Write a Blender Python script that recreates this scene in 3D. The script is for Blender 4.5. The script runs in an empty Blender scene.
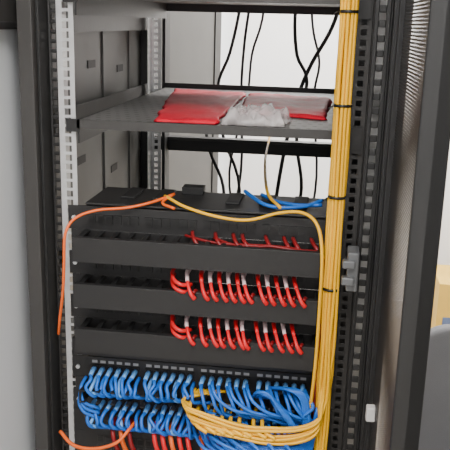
import bpy, bmesh, math, random
from mathutils import Vector, Matrix, noise
random.seed(7)
S=bpy.context.scene
# ---------------------------------------------------------------- materials
def mat(name,col,rough=.5,metal=0,var=.12,scale=12,bump=0,bscale=80,**kw):
    m=bpy.data.materials.new(name); m.use_nodes=True
    nt=m.node_tree; b=nt.nodes['Principled BSDF']
    b.inputs['Roughness'].default_value=rough; b.inputs['Metallic'].default_value=metal
    tc=nt.nodes.new('ShaderNodeTexCoord')
    n=nt.nodes.new('ShaderNodeTexNoise'); n.inputs['Scale'].default_value=scale; n.inputs['Detail'].default_value=5
    nt.links.new(tc.outputs['Object'],n.inputs['Vector'])
    r=nt.nodes.new('ShaderNodeMapRange'); r.inputs[3].default_value=1-var; r.inputs[4].default_value=1+var
    nt.links.new(n.outputs['Fac'],r.inputs[0])
    mx=nt.nodes.new('ShaderNodeVectorMath'); mx.operation='SCALE'; mx.inputs[0].default_value=col[:3]
    nt.links.new(r.outputs[0],mx.inputs['Scale']); nt.links.new(mx.outputs[0],b.inputs['Base Color'])
    if bump:
        n2=nt.nodes.new('ShaderNodeTexNoise'); n2.inputs['Scale'].default_value=bscale
        nt.links.new(tc.outputs['Object'],n2.inputs['Vector'])
        bp=nt.nodes.new('ShaderNodeBump'); bp.inputs['Strength'].default_value=bump; bp.inputs['Distance'].default_value=.002
        nt.links.new(n2.outputs['Fac'],bp.inputs['Height']); nt.links.new(bp.outputs[0],b.inputs['Normal'])
    for k,v in kw.items(): b.inputs[k.replace('_',' ')].default_value=v
    return m
def holes(m,ua,va,su,sv,rad,alpha=True,dark=(.004,.004,.004)):
    """procedural round perforation, staggered; ua/va = object axes used"""
    nt=m.node_tree; b=nt.nodes['Principled BSDF']
    tc=nt.nodes.new('ShaderNodeTexCoord'); sp=nt.nodes.new('ShaderNodeSeparateXYZ'); nt.links.new(tc.outputs['Object'],sp.inputs[0])
    def M(op,a,bb=None):
        n=nt.nodes.new('ShaderNodeMath'); n.operation=op
        for i,v in enumerate((a,bb)):
            if v is None: continue
            if isinstance(v,(int,float)): n.inputs[i].default_value=v
            else: nt.links.new(v,n.inputs[i])
        return n.outputs[0]
    u=M('DIVIDE',sp.outputs[ua],su); v=M('DIVIDE',sp.outputs[va],sv)
    row=M('MODULO',M('FLOOR',v),2); u=M('ADD',u,M('MULTIPLY',row,.5))
    fu=M('SUBTRACT',M('FRACT',u),.5); fv=M('SUBTRACT',M('FRACT',v),.5)
    du=M('MULTIPLY',fu,su); dv=M('MULTIPLY',fv,sv)
    d=M('SQRT',M('ADD',M('MULTIPLY',du,du),M('MULTIPLY',dv,dv)))
    k=M('GREATER_THAN',d,rad)
    if alpha: nt.links.new(k,b.inputs['Alpha'])
    else:
        old=b.inputs['Base Color'].links[0].from_socket
        mx=nt.nodes.new('ShaderNodeMix'); mx.data_type='RGBA'
        nt.links.new(k,mx.inputs[0]); mx.inputs[6].default_value=(*dark,1); nt.links.new(old,mx.inputs[7])
        nt.links.new(mx.outputs[2],b.inputs['Base Color'])
    return m
BLK=mat('black_powder_coat',(.015,.0145,.0145),.48,bump=.1)
BLK2=mat('black_matte',(.007,.007,.007),.6)
DGR=mat('dark_grey_steel',(.040,.038,.036),.5,bump=.1)
SIDE=mat('grey_side_steel',(.088,.086,.080),.5,var=.35,scale=4)
ZINC=mat('zinc_plated',(.62,.62,.62),.38,.5,var=.25,scale=40)
SHELF=holes(mat('shelf_steel',(.10,.098,.094),.45,var=.2),0,1,.018,.03,.0045,False)
MESH=holes(mat('door_mesh_steel',(.035,.035,.036),.45),1,2,.0056,.0048,.0015,True)
PORT=mat('port_plastic',(.006,.006,.006),.35)
LABEL=mat('label_white',(.35,.35,.35),.6)
RED=mat('cable_red',(.70,.010,.016),.42)
REDD=mat('cable_dark_red',(.22,.006,.008),.45)
BOOT=mat('boot_clear',(.75,.56,.56),.3)
BLUE=mat('cable_blue',(.012,.14,.58),.38,var=.2)
BLUEL=mat('boot_blue',(.14,.38,.78),.35)
YEL=mat('cable_yellow',(.95,.50,.006),.45)
ORG=mat('cable_orange',(.85,.13,.01),.42)
CBLK=mat('cable_black',(.008,.008,.008),.45)
WALL=mat('wall_paint',(.80,.79,.77),.85,var=.03,scale=2)
WALLL=mat('wall_paint_cool',(.74,.76,.78),.85,var=.04,scale=2)
FLOOR=mat('floor_tile',(.42,.37,.31),.5,var=.15,scale=3)
CEIL=mat('ceiling_paint',(.7,.7,.7),.9,var=.02)
REDP=mat('red_plastic_wrap',(.58,.008,.030),.5,var=.3,scale=18,bump=.25,bscale=30)
REDP.node_tree.nodes['Principled BSDF'].inputs['Specular IOR Level'].default_value=.15
CLEAR=mat('clear_poly_bag',(.72,.66,.65),.15,var=.4,scale=25,bump=.7,bscale=45,Alpha=.50)
CARD=mat('cardboard',(.36,.22,.12),.8,var=.15,bump=.2)
YBOX=mat('yellow_carton',(.66,.42,.07),.6)
BBOX=mat('carton_blue_print',(.10,.14,.25),.6)
CHAIR=mat('grey_chair_fabric',(.13,.13,.135),.8,bump=.5,bscale=400)
PAPER=mat('paper',(.75,.73,.7),.8)
LATCH=mat('latch_grey',(.18,.185,.19),.35,.4)
# ---------------------------------------------------------------- geometry kit
class B:
    def __init__(s): s.bm=bmesh.new(); s.mats=[]
    def mi(s,m):
        if m not in s.mats: s.mats.append(m)
        return s.mats.index(m)
    def box(s,x0,x1,y0,y1,z0,z1,m,rot=None,piv=None):
        i=s.mi(m); c=[(x,y,z) for x in(x0,x1) for y in(y0,y1) for z in(z0,z1)]
        v=[Vector(p) for p in c]
        if rot is not None:
            pv=Vector(piv) if piv else sum(v,Vector())/8
            v=[rot@(p-pv)+pv for p in v]
        v=[s.bm.verts.new(p) for p in v]
        for f in((0,1,3,2),(4,6,7,5),(0,4,5,1),(2,3,7,6),(0,2,6,4),(1,5,7,3)):
            s.bm.faces.new([v[k] for k in f]).material_index=i
    def tube(s,pts,r,m,n=6,sub=5,cap=True):
        i=s.mi(m); P=[Vector(p) for p in pts]
        Q=[P[0]+(P[0]-P[1])]+P+[P[-1]+(P[-1]-P[-2])]; C=[]
        for k in range(1,len(Q)-2):
            a,b,c,d=Q[k-1:k+3]
            for j in range(sub):
                t=j/sub
                C.append(.5*((2*b)+(c-a)*t+(2*a-5*b+4*c-d)*t*t+(3*b-a-3*c+d)*t**3))
        C.append(P[-1])
        T0=(C[1]-C[0]).normalized(); N=T0.orthogonal().normalized(); prev=None
        for k,c in enumerate(C):
            T=(C[min(k+1,len(C)-1)]-C[max(k-1,0)])
            T=T.normalized() if T.length>1e-9 else T0
            N=(N-T*N.dot(T)); N=N.normalized() if N.length>1e-6 else T.orthogonal().normalized()
            Bn=T.cross(N); rr=r(k/(len(C)-1)) if callable(r) else r
            ring=[s.bm.verts.new(c+(N*math.cos(q)+Bn*math.sin(q))*rr) for q in [2*math.pi*j/n for j in range(n)]]
            if prev:
                for j in range(n):
                    f=s.bm.faces.new((prev[j],prev[(j+1)%n],ring[(j+1)%n],ring[j])); f.material_index=i; f.smooth=True
            elif cap: s.bm.faces.new(ring[::-1]).material_index=i
            prev=ring
        if cap: s.bm.faces.new(prev).material_index=i
    def strip(s,x0,x1,y0,y1,z0,z1,m,hw=.0095,pitch=.0159):
        cx=(x0+x1)/2
        s.box(x0,cx-hw/2,y0,y1,z0,z1,m); s.box(cx+hw/2,x1,y0,y1,z0,z1,m)
        z=z0
        while z<z1-pitch:
            s.box(cx-hw/2,cx+hw/2,y0,y1,z,z+pitch-hw,m); z+=pitch
    def obj(s,name,parent=None,bevel=0):
        bmesh.ops.recalc_face_normals(s.bm,faces=s.bm.faces)
        me=bpy.data.meshes.new(name); s.bm.to_mesh(me); s.bm.free()
        for m in s.mats: me.materials.append(m)
        o=bpy.data.objects.new(name,me); S.collection.objects.link(o)
        if parent: o.parent=parent
        if bevel:
            b=o.modifiers.new('bevel','BEVEL'); b.width=bevel; b.segments=2; b.limit_method='ANGLE'
        return o
def empty(name,loc=(0,0,0)):
    e=bpy.data.objects.new(name,None); e.empty_display_size=.1; S.collection.objects.link(e); return e
# ---------------------------------------------------------------- room
XL,XR,YF,YB,H=-.335,3.0,-3.0,2.9,2.75
b=B(); b.box(XL-.1,XR+.1,YF-.1,YB+.1,-.1,0,FLOOR); b.obj('floor')
b=B(); b.box(XL-.1,XR+.1,YF-.1,YB+.1,H,H+.1,CEIL); b.obj('ceiling')
b=B(); b.box(XL-.1,XR+.1,YB,YB+.1,0,H,WALL); b.obj('wall_back')
b=B(); b.box(XL-.1,XL,YF,YB,0,H,WALLL); b.obj('wall_left')
b=B(); b.box(XR,XR+.1,YF,YB,0,H,WALL); b.obj('wall_right')
b=B(); b.box(XL-.1,XR+.1,YF-.1,YF,0,H,WALL); b.obj('wall_front')
b=B(); b.box(XL,XR,YB-.012,YB,0,.1,PAPER); b.obj('baseboard_back')
b=B(); b.box(XL,XL+.02,-1.0,1.6,1.585,1.75,DGR); b.box(XL,XL+.024,-1.0,1.6,1.58,1.592,BLK); b.obj('wall_cable_trunking',bevel=.003)
# ---------------------------------------------------------------- rack
rack=empty('server_rack')
ZT=2.02; YBK=.80
b=B()  # front posts
b.box(-.303,-.278,-.045,.03,.06,ZT,DGR)
b.box(-.278,-.272,-.03,.03,.06,ZT,BLK2)
b.strip(-.276,-.252,.012,.016,.08,ZT-.02,BLK)
b.box(.290,.301,-.045,.03,.06,ZT,BLK)
b.strip(.262,.287,-.03,-.026,.08,ZT-.02,BLK,hw=.011,pitch=.022)
b.box(.287,.290,-.03,.03,.06,ZT,BLK)
b.obj('front_posts',rack,.0015)
b=B()  # back posts
for s in(-1,1):
    x=s*.28
    b.box(x-.018,x+.018,YBK-.05,YBK,.06,ZT,BLK)
    b.box(s*.225-.004,s*.225+.004,.70,.76,.06,ZT,BLK2)
b.obj('back_posts',rack,.0015)
b=B()  # mounting rails
b.strip(-.252,-.225,.002,.004,.10,ZT-.03,ZINC,hw=.011)
b.strip(.236,.262,.002,.004,.10,ZT-.03,DGR)
b.box(-.254,-.252,.002,.045,.10,ZT-.03,ZINC); b.box(.261,.263,.002,.045,.10,ZT-.03,DGR)
b.obj('mounting_rails_front',rack)
b=B()
b.strip(-.262,-.236,.72,.722,.10,ZT-.03,ZINC); b.box(-.263,-.261,.68,.722,.10,ZT-.03,ZINC)
b.strip(.236,.262,.72,.722,.10,ZT-.03,DGR)
b.obj('mounting_rails_back',rack)
b=B()  # side panels
for s in(-1,1):
    x=s*.3
    b.box(x-.002,x+.002,.03,YBK-.03,.06,ZT,SIDE)
    if s<0:
        for y in(.14,.40,.62): b.box(x+.002,x+.006,y,y+.012,.06,ZT,SIDE)
        for z in(.3,.75,1.12,1.40,1.575,1.80):
            b.box(x+.002,x+.028,.03,YBK-.05,z,z+.022,SIDE); b.box(x+.026,x+.029,.03,YBK-.05,z,z+.04,DGR)
        for z,y in((1.66,.20),(1.66,.48),(1.50,.30),(1.48,.52),(1.31,.22),(1.25,.46)):
            b.box(x+.002,x+.0035,y,y+.05,z,z+.016,BLK2)
b.obj('side_panels',rack)
b=B() # top, base, cross bars
b.box(-.303,.303,-.045,YBK,ZT,ZT+.03,BLK); b.box(-.303,.303,-.045,YBK,.03,.06,BLK)
for x in(-.27,.25):
    for y in(.02,.74): b.tube([(x,y,0),(x,y,.03)],.02,BLK2,n=10,sub=1)
for z in(1.262,.5):
    b.box(-.262,.262,.745,.765,z,z+.038,BLK); b.box(-.262,.262,.735,.745,z+.030,z+.038,DGR)
b.obj('rack_top_and_base',rack,.001)
b=B() # rear door, swung open
h=Vector((-.275,YBK+.012,0)); ang=math.radians(80); R=Matrix.Rotation(ang,3,'Z')
def rb(x0,x1,z0,z1,m,t=.012):
    b.box(h.x+x0,h.x+x1,h.y-t/2,h.y+t/2,z0,z1,m,R,h)
rb(0,.56,.08,.14,DGR); rb(0,.56,1.94,2.0,DGR); rb(0,.05,.08,2.0,DGR); rb(.50,.56,.08,2.0,DGR); rb(.05,.50,.14,1.94,SIDE,.004)
b.obj('rear_door',rack,.001)
b=B()
b.box(.246,.264,-.075,-.03,1.185,1.25,LATCH); b.box(.238,.258,-.085,-.07,1.198,1.211,LATCH); b.box(.238,.258,-.085,-.07,1.226,1.239,LATCH)
b.obj('door_lock_catch',rack,.002)
# ---------------------------------------------------------------- front door (perforated), open
door=empty('rack_door')
hp=Vector((.304,-.05,0)); ang=math.radians(-88.6); R=Matrix.Rotation(ang,3,'Z')
def db(b,x0,x1,y0,y1,z0,z1,m): b.box(hp.x+x0,hp.x+x1,hp.y+y0,hp.y+y1,z0,z1,m,R,hp)
DW=.405
b=B()
db(b,0,.010,-.008,.012,.08,2.0,BLK); db(b,DW-.046,DW,-.006,.012,.08,2.0,BLK2); db(b,DW-.008,DW,-.020,.012,.08,2.0,BLK2)
db(b,DW-.046,DW-.040,-.012,.012,.08,2.0,BLK2)
db(b,0,DW,-.01,.012,.08,.15,BLK); db(b,0,DW,-.01,.012,1.93,2.0,BLK)
b.obj('door_frame',door,.002)
b=B(); db(b,.008,DW-.040,.0,.002,.14,1.94,MESH)
b.obj('door_mesh',door)
b=B(); 
for z in(.4,1.7): db(b,-.004,.03,-.025,-.010,z,z+.05,LATCH)
db(b,.050,.066,-.014,-.0,.978,1.003,PAPER)
b.obj('door_hinges',door,.002)
# ---------------------------------------------------------------- shelves
def shelf(name,z,y1=.70):
    b=B(); b.box(-.221,.232,0,y1,z-.003,z,SHELF)
    b.box(-.221,.232,-.004,0,z-.014,z+.001,DGR)
    b.box(-.221,-.218,0,y1,z-.04,z,BLK); b.box(.229,.232,0,y1,z-.04,z,BLK)
    b.box(-.221,.232,y1,y1+.003,z-.022,z+.012,BLK)
    b.box(-.240,-.216,-.004,-.0015,z-.020,z+.002,BLK); b.box(.228,.258,-.005,-.0015,z-.035,z+.008,BLK)
    return b.obj(name)
shelf('rack_shelf',1.433); shelf('rack_shelf.001',1.645)
# ---------------------------------------------------------------- shelf contents
def sheet(name,q,h,m,n=34,wr=.004,seed=1,edge=12,fr=1.0):
    z0=q[4]; q=[Vector((*c,0)) for c in q[:4]]
    bm=bmesh.new(); G={}
    for side in(0,1):
        for i in range(n+1):
            for j in range(n+1):
                u,v=i/n,j/n; p=(q[0]*(1-u)+q[1]*u)*(1-v)+(q[3]*(1-u)+q[2]*u)*v
                e=min(u,1-u,v,1-v); prof=min(1,e*edge)**.5
                if side and e==0: G[(1,i,j)]=G[(0,i,j)]; continue
                nz=noise.noise(Vector((p.x*28*fr+seed,p.y*14*fr,seed)))+.6*noise.noise(Vector((p.x*70*fr,p.y*40*fr,seed+3)))
                ox=noise.noise(Vector((p.x*18,p.y*18,seed+9)))*.006
                z=z0+.001+(max(0,h*prof+wr*nz*(prof+.2)) if side else 0)
                G[(side,i,j)]=bm.verts.new((p.x+ox,p.y+ox,z))
    for side in(0,1):
        for i in range(n):
            for j in range(n):
                vs=[G[(side,i,j)],G[(side,i+1,j)],G[(side,i+1,j+1)],G[(side,i,j+1)]]
                try:
                    f=bm.faces.new(vs if side else vs[::-1]); f.smooth=True
                except ValueError: pass
    me=bpy.data.meshes.new(name); bm.to_mesh(me); bm.free(); me.materials.append(m)
    o=bpy.data.objects.new(name,me); S.collection.objects.link(o); return o
Z=1.433
sheet('red_plastic_parcel',[(-.090,.012),(.018,.008),(.005,.60),(-.185,.64),Z],.0045,REDP,seed=2,wr=.0018,edge=30)
sheet('red_plastic_parcel.001',[(.030,.19),(.20,.13),(.207,.54),(.010,.58),Z],.006,REDP,seed=5,wr=.002,edge=30)
sheet('clear_plastic_bag',[(.022,.006),(.132,.02),(.138,.118),(.022,.178),Z],.017,CLEAR,seed=8,wr=.015,fr=1.7)
b=B()
for q in range(12):
    x=.035+.085*random.random(); y=.03+.085*random.random()
    b.box(x-.008,x+.008,y-.004,y+.004,Z+.0015,Z+.008,(ZINC,PAPER,BLK)[q%3],Matrix.Rotation(random.random()*3,3,'Z'))
b.obj('cage_nut_hardware')
# ---------------------------------------------------------------- patch panels and managers
PX=[-.198+g*.102+k*.0155 for g in range(4) for k in range(6)]
def patch_panel(z,depth=.10,lab=True):
    b=B(); h=.0211
    b.box(-.241,.241,-.003,0,z-h,z+h,BLK)
    b.box(-.215,.215,0,depth,z-h*.8,z+h*.8,DGR)
    for x in PX:
        b.box(x-.0068,x+.0068,-.006,-.003,z-.009,z+.007,BLK)
        b.box(x-.0052,x+.0052,-.0066,-.0055,z-.007,z+.005,PORT)
        if lab: b.box(x-.005,x+.005,-.0038,-.0028,z+.010,z+.015,LABEL)
    for x in(-.23,.23):
        b.tube([(x,-.003,z),(x,-.007,z)],.004,ZINC,n=8,sub=1)
    return b.obj('patch_panel')
def manager(z,cov=True,h=.0205):
    b=B(); D=.060
    b.box(-.236,.232,-.0045,-.0031,z-h,z+h,BLK)
    for x in [ -.205+.0273*k for k in range(16)]:
        for s in(-1,1):
            b.box(x-.004,x+.004,-D+.004,-.003,z+s*(h-.002)-.0012,z+s*(h-.002)+.0012,BLK2)
    for x in(-.21,.1985): b.box(x-.0015,x+.0015,-D+.002,-.003,z-h,z+h,BLK)
    if cov:
        b.box(-.215,.2025,-D-.002,-D,z-h-.001,z+h+.001,BLK)
        b.box(-.215,.2025,-D,-D+.010,z+h-.001,z+h+.001,BLK); b.box(-.215,.2025,-D,-D+.010,z-h-.001,z-h+.001,BLK)
    return b.obj('cable_manager',None,.0006)
PZ=.083
ZM=[1.221,1.221-PZ,1.221-2*PZ]
ZP=[z+.0415 for z in ZM]
for z in ZP: patch_panel(z,lab=False)
for z in ZM: manager(z)
ZB=[.977,.911]
for z in ZB: patch_panel(z,lab=True)
manager(.944,False,.013)
b=B(); b.box(-.241,.241,-.0028,.12,1.000,1.032,BLK); 
for k in range(30): b.box(-.2+k*.0137,-.195+k*.0137,-.005,-.003,1.008,1.018,DGR)
b.obj('ventilated_blank_panel')
def switch(z,y1=.3):
    b=B(); b.box(-.22,.22,0,y1,z-.021,z+.021,DGR); b.box(-.241,.241,-.003,0,z-.0229,z+.0229,BLK)
    for r in(0,1):
        for k in range(24):
            x=-.19+k*.0155+(.01 if k>11 else 0)
            b.box(x-.0062,x+.0062,-.0045,-.003,z-.016+r*.017,z-.002+r*.017,DGR)
            b.box(x-.005,x+.005,-.0052,-.0044,z-.014+r*.017,z-.004+r*.017,PORT)
    return b.obj('network_switch')
for k in range(5): switch(.868-k*.046)
b=B(); b.box(-.212,.215,.004,.14,1.284,1.288,BLK); b.box(-.06,-.02,.11,.139,1.288,1.302,BLK2); b.box(-.212,.215,.135,.14,1.25,1.284,BLK)
for x in(-.16,-.10,.03,.09,.15): b.box(x,x+.025,.05,.13,1.288,1.292,BLK2)
b.obj('rear_cable_tray',None,.001)
# ---------------------------------------------------------------- red patch cables
b=B()
def redset(zp,idx):
    for n_,k in enumerate(idx):
        x=PX[k]-.005 if k<17 else PX[k]-.010
        j=random.uniform(-.0015,.0015); d=.012+j
        b.tube([(x,-.004,zp+.002),(x,-.016,zp+.002)],.0046,BOOT,n=6,sub=2)
        b.tube([(x,-.016,zp+.002),(x+.002,-.036,zp+.003),(x+d*.5,-.054,zp-.004)],lambda t:.0044-.001*t,RED if n_%2 else BOOT,n=6,sub=3)
        b.tube([(x+d*.5,-.053,zp-.0035),(x+d*.9,-.066+j,zp-.013),(x+d*1.3,-.070+j,zp-.022),(x+d*1.7,-.067,zp-.0290)],lambda t:.0030+.0012*t,RED,n=6,sub=4)
        b.tube([(x+d*1.5,-.066,zp-.020),(x+d*1.7,-.054,zp-.019),(x+.028,-.03,zp-.045)],.0031,REDD,n=6,sub=3)
redset(ZP[1],[11,12,13,14,15,16,17,18,19,20,21,22])
redset(ZP[2],[11,12,13,14,15,16,17,18,19,20,21,22])
for zp in ZP[1:]:
  for q in(0,1):
    x=-.050
    b.tube([(x,-.004,zp+.002-q*.010),(x+.002,-.03,zp+.002-q*.012),(x+.010,-.056,zp-.002-q*.012),(x+.025,-.064,zp-.007-q*.012),(x+.038,-.045,zp-.012-q*.012)],.0036,RED)
for k in(11,13,15,16,18,20,21,23):
    x=PX[k]; b.tube([(x,-.004,ZP[0]-.014),(x+.003,-.02,ZP[0]-.015),(x+.009,-.034,ZP[0]-.020),(x+.018,-.038,ZP[0]-.032)],.0036,REDD,sub=3)
for q in range(3):
    b.tube([(-.03+.05*q,-.012,1.244-q*.001),(.03+.03*q,-.030-q*.004,1.239),(.12,-.034-q*.004,1.241+.001*q),(.17,-.04-q*.004,1.239),(.206,-.05,1.232),(.209,-.05,1.15),(.207,-.045,.9)],.0026,REDD)
for k in range(2,24):
    if k in(5,6): continue
    x=-.19+k*.0155+(.01 if k>11 else 0)
    m=RED if k%3 else ORG
    if k<7: m=ORG if k%2 else REDD
    b.tube([(x,-.004,.877),(x,-.022,.877),(x+.004,-.04,.868),(x+.012,-.045,.842),(x+.03,-.03,.80)],.0044,m,sub=3)
b.obj('red_patch_cables')
# ---------------------------------------------------------------- blue patch cables
b=B()
for r,zp in enumerate(ZB):
    for k,x in enumerate(PX):
        j=random.uniform(-1,1); j2=random.uniform(-1,1)
        b.tube([(x,-.004,zp),(x,-.018,zp),(x+.001*j,-.032,zp-.002)],lambda t:.0052-.0014*t,BLUEL,n=6,sub=2)
        if k<12:
            b.tube([(x,-.030,zp-.002),(x+.005*j,-.042,zp-.006),(x+.008*j2,-.050,zp-.018),(x+.006+.005*j,-.047,zp-.032-.004*j),(x+.018,-.028,zp-.040),(x+.04,-.02,zp-.042)],.0033,BLUE)
        else:
            s=.012+.006*j
            b.tube([(x,-.030,zp-.002),(x+s*.3,-.046,zp-.003),(x+s,-.060-.004*j,zp-.014),(x+s*1.6,-.062,zp-.030-.004*j),(min(x+s*3,.195),-.055,zp-.044),(min(x+.08,.205),-.045,zp-.048)],.0033,BLUE)
            if k%2:
                b.tube([(x+.004,-.028,zp+.004),(x+.008,-.052,zp+.006),(x+.02,-.067,zp-.008),(min(x+.05,.19),-.069,zp-.026),(min(x+.10,.205),-.06,zp-.038),(.212,-.05,zp-.07)],.0032,BLUE)
    for k in range(12):
        x=PX[k]+.007; j=random.uniform(-1,1)
        b.tube([(x,-.006,zp-.012),(x,-.03,zp-.014),(x+.006*j,-.042,zp-.020),(x+.01*j,-.046,zp-.030),(x+.02,-.03,zp-.038)],.0035,BLUEL if k%3==0 else BLUE,sub=4)
for q in range(5):
    o_=q*.006
    b.tube([(.10+o_,-.04,.965),(.11+o_,-.07,.990-o_*.3),(.13+o_,-.075,.990-o_),(.15+o_,-.08,.965-o_),(.175+o_*.5,-.075,.93-o_),(.20,-.07,.91-o_),(.212,-.055,.85)],.0032,BLUE)
for q in range(4):
    o_=q*.006
    b.tube([(.13+o_,-.03,.98),(.16+o_,-.06,.995),(.185+o_*.5,-.065,.98),(.192+o_*.6,-.065,.92),(.19+o_*.7,-.06,.86),(.18+o_,-.05,.80)],.0032,BLUE)
for q in range(3):
    b.tube([(-.21,-.02,.965-q*.012),(-.212-.002*q,-.045,.955-q*.012),(-.205,-.05,.93-q*.01),(-.18,-.04,.915-q*.01)],.0032,BLUE)
for q in range(9): # long blue runs crossing the lower row towards the right
    z=.872+.0042*q
    b.tube([(-.01+.01*q,-.03,z+.02),(.02+.01*q,-.07,z),(.09,-.082,z-.010),(.16,-.084,z-.008),(.20,-.07,z),(.213,-.06,z+.06)],.0032,BLUE)
for q in range(5):
    b.tube([(.02+.03*q,-.06,.900),(.05+.03*q,-.100,.905),(.10+.02*q,-.104,.888-.004*q),(.145+.012*q,-.098,.868),(.18+.006*q,-.085,.84),(.19,-.07,.79)],.0032,BLUE)
b.tube([(.06,.09,1.305),(.08,.06,1.300),(.10,.03,1.297),(.13,.02,1.295),(.17,.03,1.297),(.20,.05,1.305)],.0036,BLUE)
b.tube([(.09,.10,1.298),(.12,.06,1.296),(.16,.04,1.296),(.2,.04,1.299)],.0036,BLUE)
b.obj('blue_patch_cables')
# ---------------------------------------------------------------- yellow bundle
b=B()
offs=[(0,0)]+[(.0060*math.cos(a),.0060*math.sin(a)) for a in [k*math.pi/3 for k in range(6)]]+[(.0108*math.cos(a),.0108*math.sin(a)) for a in [k*math.pi/5.5 for k in range(11)]]
for n_,(ox,oy) in enumerate(offs):
    j=lambda s=.0018: random.uniform(-s,s)
    x0,y0=.2230,-.05
    pts=[(x0+ox+j(),y0+oy+j(),z) for z in(1.98,1.8,1.64,1.52,1.40,1.28,1.16,1.08,1.02)]
    if n_<8:
        q=n_; yy=-.088+.004*(q%3); zz=.910+.0032*q+(.004 if q>4 else 0)
        pts+=[(x0-.004+ox*.6,y0-.012+oy*.6,.975),(x0-.008,yy+.01,.930+.003*q),(x0-.040,yy,zz+.002),(.13,yy-.004,zz-.004+j(.003)),(.08,yy-.003,zz+j(.004)),(.03-.003*q,yy,zz+.008+.001*q),(-.002-.002*q,yy+.012,zz+.018),(-.010-.001*q,-.045,.948+.001*q),(-.008+.008*q,-.012,.956)]
    else:
        pts+=[(x0+ox,y0+oy,.94),(x0+ox*.8,y0+oy,.86),(x0+ox,y0+oy,.76),(x0+ox-.01,y0+.03,.68)]
    b.tube(pts,.0030,YEL,sub=6)
for z in(1.62,1.48,1.335,1.18):
    b.tube([(.2230,-.05,z-.0022),(.2230,-.05,z+.0022)],.0145,CBLK,n=14,sub=1)
    b.tube([(.208,-.062,z),(.201,-.066,z-.004)],.0013,CBLK,sub=1)
for k in(12,13,14,15,16,17,18,19):
    x=PX[k]; b.tube([(x-.004,-.006,.926),(x-.004,-.06,.930),(x+.002,-.086,.926),(x+.022,-.094,.918)],.0036,YEL)
b.obj('yellow_fiber_cables')
b=B()
b.tube([(-.075,.03,1.302),(-.03,-.005,1.292),(.03,-.02,1.282),(.08,-.02,1.280),(.13,-.015,1.294),(.17,-.03,1.30),(.195,-.05,1.285),(.205,-.068,1.24),(.206,-.070,1.15),(.205,-.070,1.05),(.2,-.06,.95)],.003,YEL)
b.tube([(.05,.76,1.38),(.055,.70,1.32),(.07,.4,1.31),(.10,.1,1.304),(.13,.0,1.30)],.003,YEL)
b.obj('yellow_patch_cable')
b=B()
b.tube([(-.06,.04,1.304),(-.09,.005,1.296),(-.13,-.015,1.288),(-.18,-.03,1.284),(-.212,-.05,1.273),(-.224,-.068,1.25),(-.227,-.07,1.20),(-.232,-.065,1.15),(-.245,-.05,1.09),(-.256,-.03,1.05)],.0027,ORG)
b.tube([(-.06,.04,1.304),(-.075,.01,1.294),(-.05,-.01,1.290)],.0027,ORG)
b.tube([(-.252,-.05,.866),(-.22,-.07,.853),(-.18,-.075,.853),(-.14,-.07,.866),(-.12,-.05,.886),(-.115,-.01,.886)],.0034,ORG)
b.obj('orange_patch_cable')
# ---------------------------------------------------------------- hanging black cables at the back
b=B()
b.tube([(-.045,.80,2.0),(-.04,.80,1.75),(-.045,.81,1.64),(-.07,.82,1.52),(-.10,.82,1.43),(-.08,.8,1.3),(-.03,.8,1.15),(-.05,.75,.9)],.0045,CBLK)
b.tube([(-.01,.80,2.0),(-.015,.80,1.7),(-.03,.81,1.55),(-.035,.81,1.42),(-.03,.82,1.2),(-.06,.8,1.0)],.004,CBLK)
b.tube([(.03,.80,2.0),(.02,.81,1.65),(-.01,.82,1.52),(-.02,.82,1.40),(-.06,.8,1.2),(-.03,.8,1.0)],.0035,CBLK)
b.tube([(.21,.80,2.0),(.215,.80,1.70),(.20,.81,1.60),(.15,.82,1.50),(.12,.82,1.42),(.10,.82,1.33),(.08,.8,1.2),(.06,.8,1.0)],.0055,CBLK)
b.tube([(.10,.82,2.0),(.11,.82,1.72),(.10,.82,1.62),(.11,.82,1.52),(.14,.82,1.45),(.12,.82,1.30),(.14,.82,1.16),(.12,.8,1.0)],.005,CBLK)
b.tube([(.12,.83,1.9),(.14,.83,1.66),(.15,.83,1.58),(.17,.83,1.50),(.16,.83,1.40),(.18,.8,1.2),(.16,.8,1.0)],.0035,CBLK)
b.tube([(-.14,.83,1.35),(-.12,.83,1.25),(-.08,.83,1.15),(-.07,.8,1.0)],.005,CBLK)
b.obj('hanging_power_cables')
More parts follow.
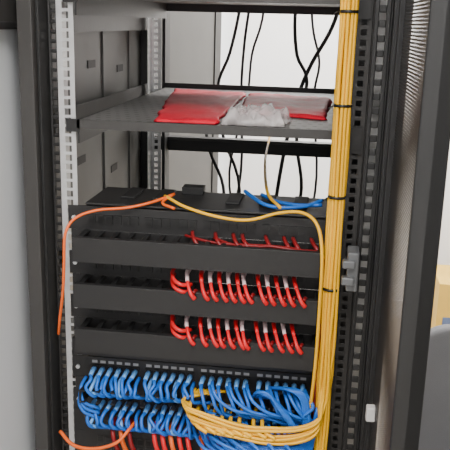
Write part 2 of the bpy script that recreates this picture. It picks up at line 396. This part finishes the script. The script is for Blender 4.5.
# ---------------------------------------------------------------- things on the right
b=B(); b.box(.80,1.16,2.42,2.76,0,.37,YBOX); b.box(.83,1.13,2.415,2.42,.05,.20,BBOX); b.box(.97,.99,2.414,2.42,0,.37,CARD)
b.box(.80,1.16,2.42,2.59,.37,.374,YBOX)
b.obj('yellow_carton',bevel=.004)
b=B()
for (x,y,w,d,h_,a,m) in [(.85,2.05,.30,.22,.015,.3,CARD),(1.0,1.9,.25,.2,.03,-.4,CARD),(.78,1.75,.22,.18,.01,.8,PAPER),(.98,2.2,.2,.15,.02,.1,PAPER),(.72,2.1,.15,.2,.04,.5,CARD),(.9,1.6,.3,.2,.012,-.2,CARD)]:
    b.box(x-w/2,x+w/2,y-d/2,y+d/2,0,h_,m,Matrix.Rotation(a,3,'Z'))
b.obj('cardboard_scraps')
ch=empty('office_chair'); cx,cy=.66,.62
def rbox(name,w,h_,d,center,rc,m,rot=None):
    bm=bmesh.new(); pts=[]
    for (sx,sy,a0) in((1,1,0),(-1,1,90),(-1,-1,180),(1,-1,270)):
        for k in range(9):
            a=math.radians(a0+k*90/8); pts.append((sx*(w/2-rc)+rc*math.cos(a),sy*(h_/2-rc)+rc*math.sin(a)))
    f=bm.faces.new([bm.verts.new((p[0],-d/2,p[1])) for p in pts])
    r=bmesh.ops.extrude_face_region(bm,geom=[f]); bmesh.ops.translate(bm,verts=[v for v in r['geom'] if isinstance(v,bmesh.types.BMVert)],vec=(0,d,0))
    bmesh.ops.recalc_face_normals(bm,faces=bm.faces)
    me=bpy.data.meshes.new(name); bm.to_mesh(me); bm.free(); me.materials.append(m)
    for p in me.polygons: p.use_smooth=True
    o=bpy.data.objects.new(name,me); S.collection.objects.link(o); o.location=center; o.parent=ch
    if rot: o.rotation_euler=rot
    bv=o.modifiers.new('b','BEVEL'); bv.width=min(.02,d*.4); bv.segments=4; bv.limit_method='ANGLE'
    return o
rbox('backrest',.44,.46,.06,(cx,cy,.60+.03),.12,CHAIR,(math.radians(-6),0,0))
rbox('seat',.46,.44,.07,(cx,cy-.27,.44),.10,CHAIR,(math.radians(90),0,0))
b=B(); b.tube([(cx,cy-.27,.06),(cx,cy-.27,.42)],.025,BLK2,n=12,sub=1)
b.box(cx-.03,cx+.03,cy-.12,cy+.035,.40,.42,BLK2); b.box(cx-.03,cx+.03,cy+.02,cy+.035,.40,.55,BLK2)
for k in range(5):
    a=k*2*math.pi/5+.3; ex,ey=cx+.26*math.cos(a),cy-.27+.26*math.sin(a)
    b.tube([(cx,cy-.27,.10),(ex,ey,.07)],lambda t:.022-.008*t,BLK2,n=8,sub=1)
    b.tube([(ex-.012,ey,.028),(ex+.012,ey,.028)],.028,BLK2,n=12,sub=1)
b.obj('base',ch)
# ---------------------------------------------------------------- lights
def area(name,loc,sx,sy,p,rot=(0,0,0),col=(1,.975,.95)):
    l=bpy.data.lights.new(name,'AREA'); l.shape='RECTANGLE'; l.size=sx; l.size_y=sy; l.energy=p; l.color=col
    o=bpy.data.objects.new(name,l); S.collection.objects.link(o); o.location=loc; o.rotation_euler=rot
area('ceiling_light_front',(.3,-1.4,2.70),1.2,.6,64)
area('ceiling_light_back',(.7,1.9,2.70),1.4,.6,160)
area('fill_light_front',(.9,-2.8,1.9),1.6,1.2,22,(math.radians(90),0,0),(.97,.98,1))  # added soft frontal fill towards the rack; front wall has no window
w=bpy.data.worlds.new('world'); S.world=w; w.use_nodes=True
w.node_tree.nodes['Background'].inputs[0].default_value=(.85,.85,.85,1); w.node_tree.nodes['Background'].inputs[1].default_value=.4
# ---------------------------------------------------------------- camera
psi,p,th=math.radians(7.5),math.radians(15),math.radians(1.5)
F=Vector((-math.sin(psi)*math.cos(p),math.cos(psi)*math.cos(p),-math.sin(p)))
R0=Vector((math.cos(psi),math.sin(psi),0)); U0=R0.cross(F)
Rv=R0*math.cos(th)+U0*math.sin(th); Uv=-R0*math.sin(th)+U0*math.cos(th)
M=Matrix((Rv,Uv,-F)).transposed().to_4x4(); M.translation=Vector((.201,-1.245,1.6))
cam=bpy.data.cameras.new('camera'); cam.lens=757/450*36; cam.sensor_width=36; cam.clip_start=.02
co=bpy.data.objects.new('camera',cam); S.collection.objects.link(co); co.matrix_world=M; S.camera=co
